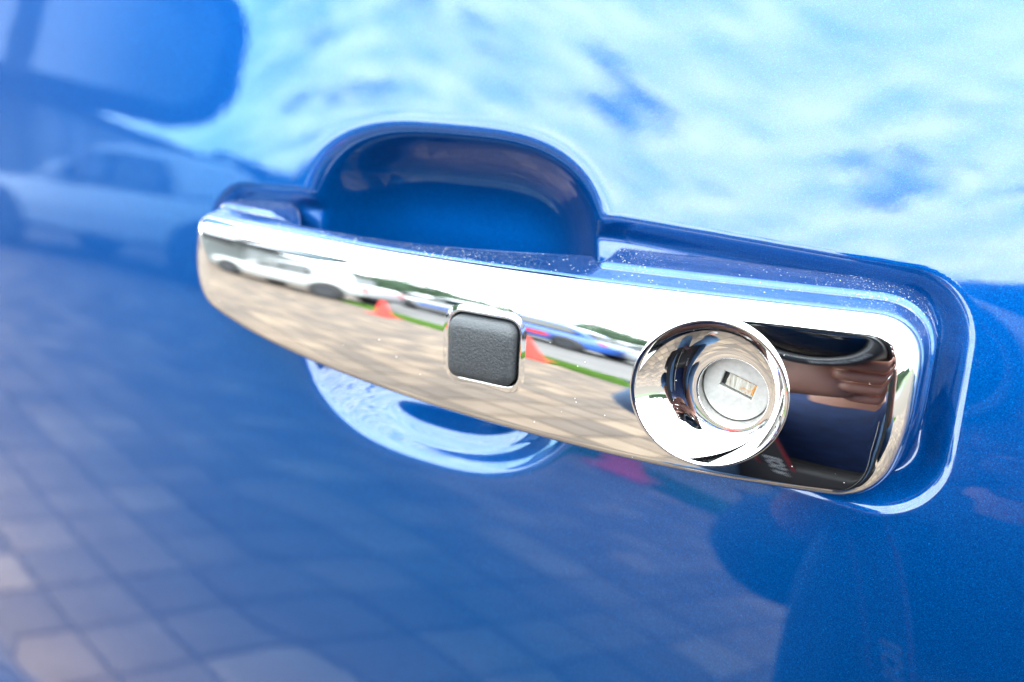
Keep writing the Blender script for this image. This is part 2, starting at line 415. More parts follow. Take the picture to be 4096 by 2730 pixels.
# ---- lock bezel: raised rim flange, concave dish, cylinder seat
INC = (4.0, -0.7)    # offset of the lock bore from the bezel centre
def build_lock(parent):
    n = 200
    a = np.linspace(0, 2*np.pi, n, endpoint=False); ca, sa = np.cos(a), np.sin(a)
    bx, bz = LOCK; bore_y = -11.2
    rim_r = 15.6
    rings = []
    # outer flange on the chrome surface -> crest -> dish (r, height above the cover; blend to bore plane)
    crest_plane = face_y(np.array(bx), np.array(bz)) + 0.0
    gx = (face_y(bx+1, bz)-face_y(bx-1, bz))/2; gz = (face_y(bx, bz+1.0)-face_y(bx, bz-1.0))/2
    def plane(x, z): return crest_plane + gx*(x-bx) + gz*(z-bz)
    for r, h in ((15.65, 0.10), (15.6, 0.35), (15.45, 0.62), (15.25, 0.80), (15.0, 0.88), (14.78, 0.84), (14.6, 0.68)):
        X, Z = bx+r*ca, bz+r*sa
        w = (1-sstep(15.0, 15.75, np.full(n, r)))
        base = face_y(X, Z)*(1-w) + (plane(X, Z)+0.9)*w
        rings.append(np.stack([X, base-h, Z+1000], -1))
    GX, GZ = -0.09, 0.02
    # dish: concave from crest to bore edge
    r_in = 7.55
    icx, icz = bx+INC[0], bz+INC[1]
    y_in = -13.2
    ns = 46
    for k in range(1, ns+1):
        t = k/ns
        X = (bx+14.6*ca)*(1-t) + (icx+r_in*ca)*t; Z = (bz+14.6*sa)*(1-t) + (icz+r_in*sa)*t
        e = plane(X, Z)+0.9-0.68
        dep = 1-(1-t)**2.0        # steep outside, flat inside (bowl)
        Yv = e*(1-dep) + (y_in + GX*(X-icx) + GZ*(Z-icz))*dep
        rings.append(np.stack([X, Yv, Z+1000], -1))
    X, Z = icx, icz
    # bore lip and wall
    for r, d in ((7.38, 0.04), (7.25, 0.16), (7.18, 0.4), (7.16, 1.0), (7.14, 4.5)):
        XX, ZZ = icx+r*ca, icz+r*sa
        rings.append(np.stack([XX, y_in+d+GX*(XX-icx)+GZ*(ZZ-icz), ZZ+1000], -1))
    A = np.stack(rings, 1)
    mesh_obj('lock_bezel', A.reshape(-1, 3)/1000, grid_faces(n, A.shape[1], wrap=True), M_chrome, parent)
    # cylinder face with a key slot
    ang = R(-15); hw, hh = 3.55, 1.75
    kx, kz = icx+0.35, icz+0.7
    fy = lambda x, z: y_in+3.2+GX*(x-icx)+GZ*(z-icz)
    slot = []
    per = 200
    for i in range(per):
        t = a[i]; c, s_ = math.cos(t), math.sin(t)
        k = min(hw/max(abs(c), 1e-6), hh/max(abs(s_), 1e-6))
        # map angles so corners are hit exactly
        slot.append((c*k, s_*k))
    slot = np.array(slot)
    # snap nearest samples to corners
    for sx in (-1, 1):
        for sz in (-1, 1):
            j = np.argmin(np.hypot(slot[:, 0]-sx*hw, slot[:, 1]-sz*hh)); slot[j] = (sx*hw, sz*hh)
    ca2, sa2 = math.cos(ang), math.sin(ang)
    S = np.stack([kx+slot[:, 0]*ca2-slot[:, 1]*sa2, kz+slot[:, 0]*sa2+slot[:, 1]*ca2], -1)
    rings = []
    for r, d in ((7.1, 1.2), (7.05, 0.25), (6.95, 0.08), (6.8, 0.0)):
        XX, ZZ = icx+r*ca, icz+r*sa; rings.append(np.stack([XX, fy(XX, ZZ)+d, ZZ+1000], -1))
    C0 = np.stack([icx+6.8*ca, icz+6.8*sa], -1)
    for t in (0.15, 0.3, 0.45, 0.6, 0.75, 0.88, 0.955):
        Q = C0*(1-t)+S*t; rings.append(np.stack([Q[:, 0], fy(Q[:, 0], Q[:, 1]), Q[:, 1]+1000], -1))
    sc = np.array([kx, kz])
    for q, d in ((1.0, 0.10), (0.985, 0.35), (0.985, 1.5)):
        Q = sc+(S-sc)*q; rings.append(np.stack([Q[:, 0], fy(Q[:, 0], Q[:, 1])+d, Q[:, 1]+1000], -1))
    A = np.stack(rings, 1)
    mesh_obj('lock_cylinder', A.reshape(-1, 3)/1000, grid_faces(n, A.shape[1], wrap=True), M_satin, parent)
    # shutter plates inside the slot
    def plate(name, x0, x1, z0, z1, d, mat, jig=0.0):
        nx, nz = 24, 8; V = []; rr = random.Random(3)
        for i in range(nx+1):
            for j in range(nz+1):
                u = x0+(x1-x0)*i/nx; w = z0+(z1-z0)*j/nz
                if jig and (i in (0, nx) or j in (0, nz)):
                    u += rr.uniform(-jig, jig); w += rr.uniform(-jig, jig)
                X, Z = kx+u*ca2-w*sa2, kz+u*sa2+w*ca2
                V.append((X/1000, (fy(X, Z)+d)/1000, Z/1000+1))
        return mesh_obj(name, V, grid_faces(nx+1, nz+1), mat, parent)
    plate('key_shutter', -2.55, 3.42, -1.45, 1.62, 0.75, M_shutter, 0.06)
    plate('shutter_well', -3.45, 3.45, -1.66, 1.66, 1.45, M_black)
    plate('rust_edge', -2.5, 3.2, 1.42, 1.64, 0.68, M_rust, 0.10)
    plate('rust_edge', 3.0, 3.45, -1.0, 1.6, 0.66, M_rust, 0.14)
build_lock(handle)

# ---- button with its chrome well
def build_button(parent):
    cx, cz, hw, hh, r = BTN
    n = 240
    def ring(hw_, hh_, r_, dx=0, dz=0):
        return rrect(cx+dx, cz+dz, hw_, hh_, r_, n)
    rings = []
    for o_, d in ((2.5, 0.02), (2.0, 0.005), (1.5, -0.03), (1.2, -0.05), (0.98, 0.0), (0.8, 0.2), (0.65, 0.6), (0.6, 1.5), (0.6, 4.5)):
        Q = ring(hw+o_, hh+o_, r+o_*1.0)
        rings.append(np.stack([Q[:, 0], face_y(Q[:, 0], Q[:, 1])+d-0.02, Q[:, 1]+1000], -1))
    # floor
    Q = ring(hw*0.5, hh*0.5, 1); rings.append(np.stack([Q[:, 0], face_y(Q[:, 0], Q[:, 1])+4.5, Q[:, 1]+1000], -1))
    A = np.stack(rings, 1)
    mesh_obj('button_well', A.reshape(-1, 3)/1000, grid_faces(n, A.shape[1], wrap=True, flip=False), M_chrome, parent)
    rings = []
    for o_, d, rr in ((0.35, 4.0, 0.3), (0.35, 0.6, 0.3), (0.3, -0.9, 0.3), (0.2, -1.55, 0.25), (0.0, -2.05, 0.1), (-0.3, -2.4, 0), (-0.8, -2.75, -.1), (-1.2, -2.92, -.2), (-1.6, -3.0, -.3), (-3.5, -3.05, -1), (-5, -3.07, -1.5)):
        Q = ring(hw+o_, hh+o_, max(r+rr, 0.8))
        rings.append(np.stack([Q[:, 0], face_y(np.full(n, cx), np.full(n, cz)) + 0.6*(face_y(Q[:, 0], Q[:, 1])-face_y(cx, cz)) + d, Q[:, 1]+1000], -1))
    c = rings[-1].mean(0); rings.append(np.repeat(c[None], n, 0))
    A = np.stack(rings, 1)
    mesh_obj('button', A.reshape(-1, 3)/1000, grid_faces(n, A.shape[1], wrap=True), M_rubber, parent)
build_button(handle)

# ---------------------------------------------------------------- vehicles
def add_box(bm, x0, x1, y0, y1, z0, z1):
    vs = [bm.verts.new(p) for p in ((x0,y0,z0),(x1,y0,z0),(x1,y1,z0),(x0,y1,z0),(x0,y0,z1),(x1,y0,z1),(x1,y1,z1),(x0,y1,z1))]
    for q in ((0,3,2,1),(4,5,6,7),(0,1,5,4),(1,2,6,5),(2,3,7,6),(3,0,4,7)): bm.faces.new([vs[i] for i in q])
def box_obj(name, x0, x1, y0, y1, z0, z1, mat, parent, bev=0.0, seg=2):
    bm = bmesh.new(); add_box(bm, x0, x1, y0, y1, z0, z1)
    if bev: bmesh.ops.bevel(bm, geom=bm.edges[:], offset=bev, segments=seg, profile=0.6, affect='EDGES')
    return bm_obj(name, bm, mat, parent, smooth=bool(bev))
def lathe(name, prof, mat, parent, loc=(0, 0, 0), axis='Y', n=32):
    V = []; m = len(prof)
    for i in range(n):
        a = 2*math.pi*i/n
        for r, h in prof:
            if axis == 'Y': V.append((loc[0]+r*math.cos(a), loc[1]+h, loc[2]+r*math.sin(a)))
            else: V.append((loc[0]+r*math.cos(a), loc[1]+r*math.sin(a), loc[2]+h))
    F = [(i*m+j, ((i+1) % n)*m+j, ((i+1) % n)*m+j+1, i*m+j+1) for i in range(n) for j in range(m-1)]
    bm = bmesh.new(); vs = [bm.verts.new(v) for v in V]
    for f in F: bm.faces.new([vs[k] for k in f])
    bmesh.ops.remove_doubles(bm, verts=bm.verts, dist=1e-5)
    return bm_obj(name, bm, mat, parent)
def car_paint(name, c):
    t = NT(name); n = t.noise(3, 3)
    lo = tuple(x*0.92 for x in c)
    t.set(Base_Color=t.ramp(n, [(0.3, lo), (0.7, c)]), Roughness=0.35, Coat_Weight=0.8, Coat_Roughness=0.03); return t.m
M_white = car_paint('white_paint', (0.36, 0.37, 0.37)); M_silver = car_paint('silver_paint', (0.35, 0.36, 0.37))
M_red = car_paint('red_paint', (0.45, 0.03, 0.03)); M_cblue = car_paint('blue_paint', (0.02, 0.09, 0.38))
M_glass = plain('dark_car_glass', (0.012, 0.02, 0.022), 0.06, Specular_IOR_Level=0.7)
M_tyre = plain('tyre_rubber', (0.018, 0.018, 0.02), 0.8); M_rim = plain('alloy_rim', (0.035, 0.038, 0.045), 0.4, 0.3)
M_lamp = plain('lamp_lens', (0.5, 0.5, 0.48), 0.1); M_tail = plain('tail_lamp_lens', (0.35, 0.01, 0.01), 0.15)
def loft(sections, mat, name, parent, n=28, power=5.0):
    """sections: (x, z0, z1, half_width) joined as superelliptic rings"""
    V = []; F = []
    for (x, z0, z1, hw) in sections:
        for k in range(n):
            a = 2*math.pi*k/n; c, s_ = math.cos(a), math.sin(a)
            e = 2/power
            yy = hw*math.copysign(abs(c)**e, c); zz = (z0+z1)/2+(z1-z0)/2*math.copysign(abs(s_)**e, s_)
            V.append((x, yy, zz))
    m = len(sections)
    for i in range(m-1):
        for k in range(n):
            F.append((i*n+k, i*n+(k+1) % n, (i+1)*n+(k+1) % n, (i+1)*n+k))
    F.append(tuple(range(n))); F.append(tuple((m-1)*n+k for k in range(n))[::-1])
    bm = bmesh.new(); vs = [bm.verts.new(v) for v in V]
    for f in F: bm.faces.new([vs[k] for k in f])
    return bm_obj(name, bm, mat, parent)
def quad_panel(name, pts, thick, mat, parent):
    """side window: polygon given as (x, z, y) with a real thickness"""
    bm = bmesh.new()
    a = [bm.verts.new((x, y, z)) for x, z, y in pts]; sgn = 1 if pts[0][2] > 0 else -1
    b = [bm.verts.new((x, y-sgn*thick, z)) for x, z, y in pts]
    bm.faces.new(a); bm.faces.new(b[::-1]); n = len(a)
    for i in range(n): bm.faces.new((a[i], b[i], b[(i+1) % n], a[(i+1) % n]))
    return bm_obj(name, bm, mat, parent, smooth=False)
def wheel(parent, x, y, r, side):
    t = lathe('wheel', [(r*0.62, -0.09), (r*0.9, -0.11), (r, -0.08), (r, 0.08), (r*0.9, 0.11), (r*0.62, 0.09)], M_tyre, parent, (x, y, r))
    lathe('rim', [(0.0, side*0.095), (r*0.16, side*0.11), (r*0.22, side*0.085), (r*0.5, side*0.088), (r*0.6, side*0.115), (r*0.64, side*0.10)], M_rim, t, (x, y, r))
    for k in range(6):
        a = 2*math.pi*k/6; bm = bmesh.new(); add_box(bm, r*0.1, r*0.6, side*0.10-0.012, side*0.10+0.012, -0.028, 0.028)
        bmesh.ops.rotate(bm, verts=bm.verts, matrix=Matrix.Rotation(a, 3, 'Y')); bmesh.ops.translate(bm, verts=bm.verts, vec=(x, y, r))
        bm_obj('spoke', bm, M_rim, t, smooth=False)
def pickup(root, paint, wb=3.05, skip_side=False, W=0.90, oy=0.0):
    """front towards -X, centre between the axles at the origin"""
    fx, rx = -wb/2, wb/2
    body = loft([(fx-0.82, 0.42, 0.80, W*0.80), (fx-0.76, 0.36, 0.92, W*0.92), (fx-0.3, 0.34, 1.00, W), (fx+0.55, 0.34, 1.06, W), (rx-1.1, 0.34, 1.08, W), (rx+0.72, 0.42, 1.08, W), (rx+0.80, 0.48, 1.02, W*0.96)], paint, 'body', root, power=7)
    cab = loft([(fx+0.50, 1.0, 1.09, W*0.93), (fx+0.85, 1.0, 1.36, W*0.86), (fx+1.15, 1.0, 1.60, W*0.80), (fx+1.6, 1.0, 1.68, W*0.79), (fx+2.15, 1.0, 1.66, W*0.79), (fx+2.38, 1.0, 1.58, W*0.81), (fx+2.46, 1.0, 1.12, W*0.90)], paint, 'cab', root, power=7)
    for sy in (-1, 1):
        y = lambda z: sy*(W*(0.955-(z-1.05)*0.21))
        for pts in ([(fx+0.80, 1.12), (fx+1.55, 1.12), (fx+1.55, 1.54), (fx+1.22, 1.52), (fx+0.98, 1.36)], [(fx+1.63, 1.12), (fx+2.28, 1.12), (fx+2.22, 1.50), (fx+2.1, 1.54), (fx+1.63, 1.55)]):
            quad_panel('side_window', [(a, b, y(b)) for a, b in pts], 0.08, M_glass, root)
        for x in (fx, rx):
            wheel(root, x, sy*(W-0.065), 0.37, sy)
            lathe('wheel_arch', [(0.0, -0.02), (0.455, -0.02), (0.455, 0.012), (0.43, 0.016), (0.0, 0.016)], M_black, root, (x, sy*(W-0.005), 0.40), n=28)
        box_obj('headlight', fx-0.80, fx-0.55, sy*W*0.62-0.14, sy*W*0.62+0.14, 0.72, 0.86, M_lamp, root, 0.03)
        box_obj('tail_light', rx+0.72, rx+0.82, sy*W*0.86-0.07, sy*W*0.86+0.07, 0.70, 1.0, M_tail, root, 0.02)
        box_obj('wing_mirror', fx+0.86, fx+0.98, sy*(W+0.03)-0.09, sy*(W+0.03)+0.09, 1.10, 1.28, paint if not skip_side else M_blue, root, 0.03)
    quad = bmesh.new()
    vs = [quad.verts.new(p) for p in ((fx+0.60, -W*0.78, 1.12), (fx+0.60, W*0.78, 1.12), (fx+1.08, W*0.68, 1.57), (fx+1.08, -W*0.68, 1.57))]; quad.faces.new(vs)
    bmesh.ops.solidify(quad, geom=quad.faces[:], thickness=0.03)
    bm_obj('windscreen', quad, M_glass, root, smooth=False)
    box_obj('load_bed', rx-0.72, rx+0.70, -W*0.86, W*0.86, 1.0, 1.084, M_black, root, 0.0)
    box_obj('grille', fx-0.835, fx-0.78, -0.45, 0.45, 0.55, 0.82, M_black, root, 0.02)
    box_obj('bumper', fx-0.90, fx-0.72, -W*0.86, W*0.86, 0.36, 0.54, paint, root, 0.05)
    box_obj('rear_bumper', rx+0.75, rx+0.88, -W*0.86, W*0.86, 0.42, 0.56, M_black, root, 0.04)
def hatchback(root, paint, stripe=None):
    W, fx, rx = 0.86, -1.28, 1.28
    loft([(fx-0.72, 0.34, 0.62, W*0.78), (fx-0.66, 0.26, 0.74, W*0.92), (fx, 0.24, 0.90, W), (fx+0.9, 0.24, 0.96, W), (rx, 0.24, 0.98, W), (rx+0.55, 0.28, 0.94, W*0.94), (rx+0.62, 0.36, 0.80, W*0.84)], paint, 'body', root, power=6)
    loft([(fx+0.30, 0.88, 0.94, W*0.90), (fx+0.95, 0.88, 1.36, W*0.78), (fx+1.4, 0.88, 1.44, W*0.74), (rx-0.2, 0.88, 1.42, W*0.74), (rx+0.22, 0.88, 1.26, W*0.78), (rx+0.48, 0.88, 0.96, W*0.88)], paint, 'cabin', root, power=6)
    for sy in (-1, 1):
        y = lambda z: sy*(W*(0.95-(z-0.96)*0.34))
        for pts in ([(fx+0.62, 1.0), (fx+1.28, 1.0), (fx+1.28, 1.34), (fx+1.0, 1.32)], [(fx+1.36, 1.0), (rx+0.2, 1.0), (rx+0.02, 1.28), (fx+1.36, 1.35)]):
            quad_panel('side_window', [(a, b, y(b)) for a, b in pts], 0.08, M_glass, root)
        for x in (fx, rx):
            wheel(root, x, sy*(W-0.065), 0.31, sy)
            lathe('wheel_arch', [(0.0, -0.02), (0.375, -0.02), (0.375, 0.010), (0.0, 0.014)], M_black, root, (x, sy*(W-0.004), 0.33), n=28)
        box_obj('headlight', fx-0.70, fx-0.5, sy*W*0.64-0.13, sy*W*0.64+0.13, 0.56, 0.70, M_lamp, root, 0.03)
        box_obj('tail_light', rx+0.50, rx+0.63, sy*W*0.7-0.1, sy*W*0.7+0.1, 0.68, 0.86, M_tail, root, 0.02)
        if stripe:
            box_obj('side_stripe', fx+0.5, rx-0.4, sy*(W+0.004)-0.012, sy*(W+0.004)+0.012, 0.46, 0.66, stripe, root, 0.0)
    bm = bmesh.new(); vs = [bm.verts.new(p) for p in ((fx+0.42, -W*0.76, 0.98), (fx+0.42, W*0.76, 0.98), (fx+0.92, W*0.66, 1.33), (fx+0.92, -W*0.66, 1.33))]; bm.faces.new(vs)
    bmesh.ops.solidify(bm, geom=bm.faces[:], thickness=0.03); bm_obj('windscreen', bm, M_glass, root, smooth=False)
    bm = bmesh.new(); vs = [bm.verts.new(p) for p in ((rx+0.50, -W*0.74, 0.98), (rx+0.50, W*0.74, 0.98), (rx+0.28, W*0.66, 1.26), (rx+0.28, -W*0.66, 1.26))]; bm.faces.new(vs)
    bmesh.ops.solidify(bm, geom=bm.faces[:], thickness=-0.03); bm_obj('rear_window', bm, M_glass, root, smooth=False)
def pt(az, d): a = R(az); return (-math.sin(a)*d, -math.cos(a)*d)
# the rest of the blue truck stands behind its door skin
shell = empty('body_shell', (0.12, 0.985, 0)); shell.parent = car
pickup(shell, M_blue, 3.05, True, W=0.92)

wp = tag(empty('pickup_truck', (-7.75, -6.35, 0), R(-11)), 'white pickup truck standing beyond the paving, reflected near the front end of the handle', 'truck')
pickup(wp, M_white, 2.9)
CARG = 'cars parked in a row beyond the grass strip'
def park(x, y, rz, paint, stripe, label):
    c = tag(empty('parked_car', (x, y, 0), R(rz)), label, 'car', CARG); hatchback(c, paint, stripe)
park(-6.4, -11.2, 22, M_white, M_cblue, 'white parked car with a blue side stripe, next to the white pickup')
park(-3.4, -9.6, 18, M_cblue, M_red, 'blue parked car with a red side stripe')
park(-1.2, -12.6, 24, M_white, None, 'plain white parked car between the blue and the red ones')
park(0.6, -8.9, 20, M_white, M_red, 'white parked car with a red side stripe')
park(2.9, -12.0, 160, M_red, None, 'red parked car farthest right in the row')
park(-9.8, -14.5, 30, M_silver, None, 'silver parked car behind the white pickup')
park(-2.9, -16.5, 25, M_silver, M_cblue, 'silver parked car with a blue side stripe at the back of the car park')

# ---------------------------------------------------------------- ground
PR = R(20.0)
def paver_mat(name, rnd_out):
    t = NT(name); p = t.n('ShaderNodeNewGeometry')
    if rnd_out == 'obj': rv = t.n('ShaderNodeObjectInfo').outputs['Random']
    else: rv = p.outputs['Random Per Island']
    n = t.noise(9, 6, 0.6, p.outputs['Position']); f = t.noise(120, 4, 0.7, p.outputs['Position'])
    c = t.ramp(n, [(0.3, (0.086, 0.066, 0.048)), (0.55, (0.108, 0.085, 0.064)), (0.75, (0.126, 0.102, 0.080))])
    c2 = t.ramp(rv, [(0, (0.60, 0.57, 0.60)), (0.45, (0.93, 0.88, 0.88)), (0.8, (1.12, 1.02, 0.96)), (1, (1.6, 1.5, 1.38))])
    t.set(Base_Color=t.mix(1.0, t.mix(1.0, c, c2, 'MULTIPLY'), t.ramp(f, [(0.3, (0.85,)*3), (0.7, (1.1,)*3)]), 'MULTIPLY'), Roughness=0.85)
    t.bump(f, 0.4, 0.002); return t.m
M_pav1 = paver_mat('paver_stone', 'obj'); M_pav2 = paver_mat('paver_stone_far', 'isl')
M_joint = plain('joint_sand', (0.070, 0.055, 0.041), 0.95, nscale=20)
tag(mesh_obj('ground', [(-600, -600, -0.06), (600, -600, -0.06), (600, 600, -0.06), (-600, 600, -0.06)], [(0, 1, 2, 3)], plain('far_ground', (0.05, 0.075, 0.025), 0.95, nscale=0.3), smooth=False), kind='structure')
pav = tag(mesh_obj('paved_yard', [(-30, -22, -0.009), (16, -22, -0.009), (16, 8, -0.009), (-30, 8, -0.009)], [(0, 1, 2, 3)], M_joint, smooth=False), kind='structure')
def paver_mesh(s=0.190, g=0.0025, h=0.018, b=0.006):
    bm = bmesh.new(); a = s/2-g
    lo = [(-a, -a), (a, -a), (a, a), (-a, a)]
    v0 = [bm.verts.new((x, y, -0.02)) for x, y in lo]; v1 = [bm.verts.new((x, y, -b)) for x, y in lo]
    v2 = [bm.verts.new((x*(1-b/a), y*(1-b/a), 0)) for x, y in lo]
    for i in range(4):
        j = (i+1) % 4; bm.faces.new((v0[i], v0[j], v1[j], v1[i])); bm.faces.new((v1[i], v1[j], v2[j], v2[i]))
    bm.faces.new(v2)
    return bm
def build_paving():
    c, s_ = math.cos(PR), math.sin(PR); P = 0.1915
    cells = []
    for i in range(-75, 45):
        for j in range(-75, 20):
            x0, y0 = (i+0.33)*P, (j+0.1)*P
            x, y = x0*c-y0*s_, x0*s_+y0*c
            if -13 < x < 5 and -11.5 < y < 1.9:
                # keep clear of the grass strip
                g = strip_d(x, y)
                if g < 0.04 or beyond(x, y): continue
                d = math.hypot(x+1.25, (y+1.35)*0.9); cells.append((d, x, y))
    cells.sort()
    bm = paver_mesh(); me = bpy.data.meshes.new('paver'); bm.to_mesh(me); bm.free(); me.materials.append(M_pav1)
    for d, x, y in cells[:300]:
        o = bpy.data.objects.new('paver', me); col.objects.link(o); o.parent = pav
        o.location = (x, y, rnd.uniform(-0.002, 0.002)); o.rotation_euler = (rnd.uniform(-.006, .006), rnd.uniform(-.006, .006), PR+rnd.uniform(-.012, .012))
    V, F = [], []; base = paver_mesh(); bv = [tuple(v.co) for v in base.verts]; base.verts.index_update(); bf = [tuple(v.index for v in f.verts) for f in base.faces]; base.free()
    for d, x, y in cells[300:]:
        if not (d < 9 or rnd.random() < 2): continue
        k = len(V); a = PR+rnd.uniform(-.012, .012); ca, sa = math.cos(a), math.sin(a); dz = rnd.uniform(-.002, .002)
        V += [(x+p[0]*ca-p[1]*sa, y+p[0]*sa+p[1]*ca, p[2]+dz) for p in bv]; F += [tuple(i+k for i in f) for f in bf]
    tag(mesh_obj('paver_field', V, F, M_pav2, pav, smooth=False), kind='stuff')
STRIP = [(-6.6, -6.6), (-4.2, -5.55), (-2.9, -4.95), (-1.2, -4.12), (0.3, -3.62), (2.0, -3.2), (4.5, -3.0)]
def strip_d(x, y):
    """distance beyond the near edge of the strip minus its half width (negative = on it); pavers stop there"""
    best = 1e9
    for (ax, ay), (bx, by) in zip(STRIP[:-1], STRIP[1:]):
        ex, ey = bx-ax, by-ay; t = max(0, min(1, ((x-ax)*ex+(y-ay)*ey)/(ex*ex+ey*ey)))
        best = min(best, math.hypot(x-ax-t*ex, y-ay-t*ey))
    return best-0.30
def beyond(x, y):
    if x < STRIP[0][0]: return False
    for (ax, ay), (bx, by) in zip(STRIP[:-1], STRIP[1:]):
        if ax <= x < bx: return y < ay+(by-ay)*(x-ax)/(bx-ax)
    return y < STRIP[-1][1]
build_paving()
def build_grass():
    V, F = [], []; r = random.Random(5)
    tot = 0
    for (ax, ay), (bx, by) in zip(STRIP[:-1], STRIP[1:]):
        L = math.hypot(bx-ax, by-ay); nx, ny = -(by-ay)/L, (bx-ax)/L
        for _ in range(int(L*2600)):
            t = r.random(); w = r.uniform(-0.31, 0.31); x = ax+(bx-ax)*t+nx*w; y = ay+(by-ay)*t+ny*w
            h = r.uniform(0.03, 0.085); a = r.uniform(0, 6.28); dx, dy = math.cos(a)*0.006, math.sin(a)*0.006; lx, ly = r.uniform(-.03, .03), r.uniform(-.03, .03)
            k = len(V); V += [(x-dx, y-dy, -0.02), (x+dx, y+dy, -0.02), (x+lx, y+ly, h)]; F.append((k, k+1, k+2))
    g = mesh_obj('grass_strip', V, F, plain('lawn_grass', (0.070, 0.165, 0.010), 0.8, nscale=3, var=0.4), smooth=False)
    tag(g, 'strip of bright green grass along the far edge of the paving', 'grass', kind='stuff')
    V, F = [], []
    for (ax, ay) in STRIP:
        V += [(ax-0.12, ay-0.29, -0.004), (ax+0.12, ay+0.29, -0.004)]
    F = [(2*i, 2*i+2, 2*i+3, 2*i+1) for i in range(len(STRIP)-1)]
    tag(mesh_obj('grass_bed', V, F, plain('soil', (0.05, 0.07, 0.02), 0.95), smooth=False), kind='structure')
build_grass()
def build_lane():
    V = []
    for (ax, ay) in STRIP: V += [(ax-0.10, ay-0.26, 0.0), (ax-0.55*4.4, ay-1.35*4.4, 0.0)]
    F = [(2*i, 2*i+2, 2*i+3, 2*i+1) for i in range(len(STRIP)-1)]
    tag(mesh_obj('lane', V, F, plain('pale_concrete', (0.085, 0.081, 0.079), 0.9, nscale=2), smooth=False), kind='structure')
    tag(mesh_obj('car_park', [(-60, -60, 0.004), (30, -60, 0.004), (30, -9.5, 0.004), (-60, -9.5, 0.004)], [(0, 1, 2, 3)], plain('car_park_asphalt', (0.085, 0.083, 0.083), 0.9, nscale=2), smooth=False), kind='structure')
build_lane()

# ---------------------------------------------------------------- cones
M_orange = plain('orange_cone_plastic', (0.50, 0.013, 0.002), 0.5, nscale=8, var=0.08); M_whiteband = plain('cone_base_rubber', (0.44, 0.012, 0.002), 0.6)
def cone(x, y, label):
    c = tag(empty('traffic_cone', (x, y, 0.0)), label, 'traffic cone', 'orange traffic cones')
    lathe('cone_body', [(0.0, 0.62), (0.028, 0.62), (0.036, 0.60), (0.13, 0.06), (0.145, 0.035)], M_orange, c, axis='Z', n=28)
    box_obj('base', -0.19, 0.19, -0.19, 0.19, 0.0, 0.035, M_whiteband, c, 0.012)
cone(-3.98, -4.82, 'orange traffic cone nearest the white pickup, on the edge of the grass strip')
cone(-1.58, -4.02, 'orange traffic cone reflected just right of the black button')
cone(2.3, -2.75, 'orange traffic cone off to the right, seen only in the rim of the lock')

# ---------------------------------------------------------------- shed, billboard, trees
M_shed = plain('pale_sheet_metal', (0.12, 0.135, 0.138), 0.5, nscale=1.5, var=0.06)
def build_shed():
    N0 = Vector((*pt(58, 15.5), 0)); F0 = Vector((*pt(40.5, 40), 0)); d = F0-N0; L = d.length; rz = math.atan2(d.y, d.x)
    s = tag(empty('warehouse', N0, rz), 'long low pale grey warehouse behind the white pickup', 'building')
    box_obj('wall', 0, L, -0.1, 0.0, 0, 2.45, M_shed, s) if False else None
    H = 2.75; D = 9.0; side = -1 if (Vector((-math.sin(rz), math.cos(rz)))@Vector((-N0.x, -N0.y))) > 0 else 1
    n = int(L/1.2)
    for i in range(n):
        x0 = L*i/n; x1 = L*(i+1)/n
        box_obj('wall_panel', x0+0.008, x1-0.008, min(0, side*0.08), max(0, side*0.08), 0.12, H, M_shed, s, 0.006, 1)
    box_obj('plinth', 0, L, min(0, side*D), max(0, side*D), 0, 0.12, M_joint, s)
    box_obj('back_wall', 0.02, L-0.02, min(side*0.1, side*D), max(side*0.1, side*D), 0.12, H-0.02, M_shed, s)
    bm = bmesh.new(); y0, y1 = -side*0.3, side*(D+0.3); ym = (y0+y1)/2
    P = [(-0.3, y0, H), (-0.3, ym, H+0.75), (-0.3, y1, H), (L+0.3, y0, H), (L+0.3, ym, H+0.75), (L+0.3, y1, H)]
    vs = [bm.verts.new(p) for p in P]
    for f in ((0, 3, 4, 1), (1, 4, 5, 2), (0, 1, 2), (3, 5, 4), (0, 2, 5, 3)): bm.faces.new([vs[k] for k in f])
    bm_obj('roof', bm, plain('roof_sheet', (0.42, 0.45, 0.45), 0.5, nscale=1), s, smooth=False)
build_shed()
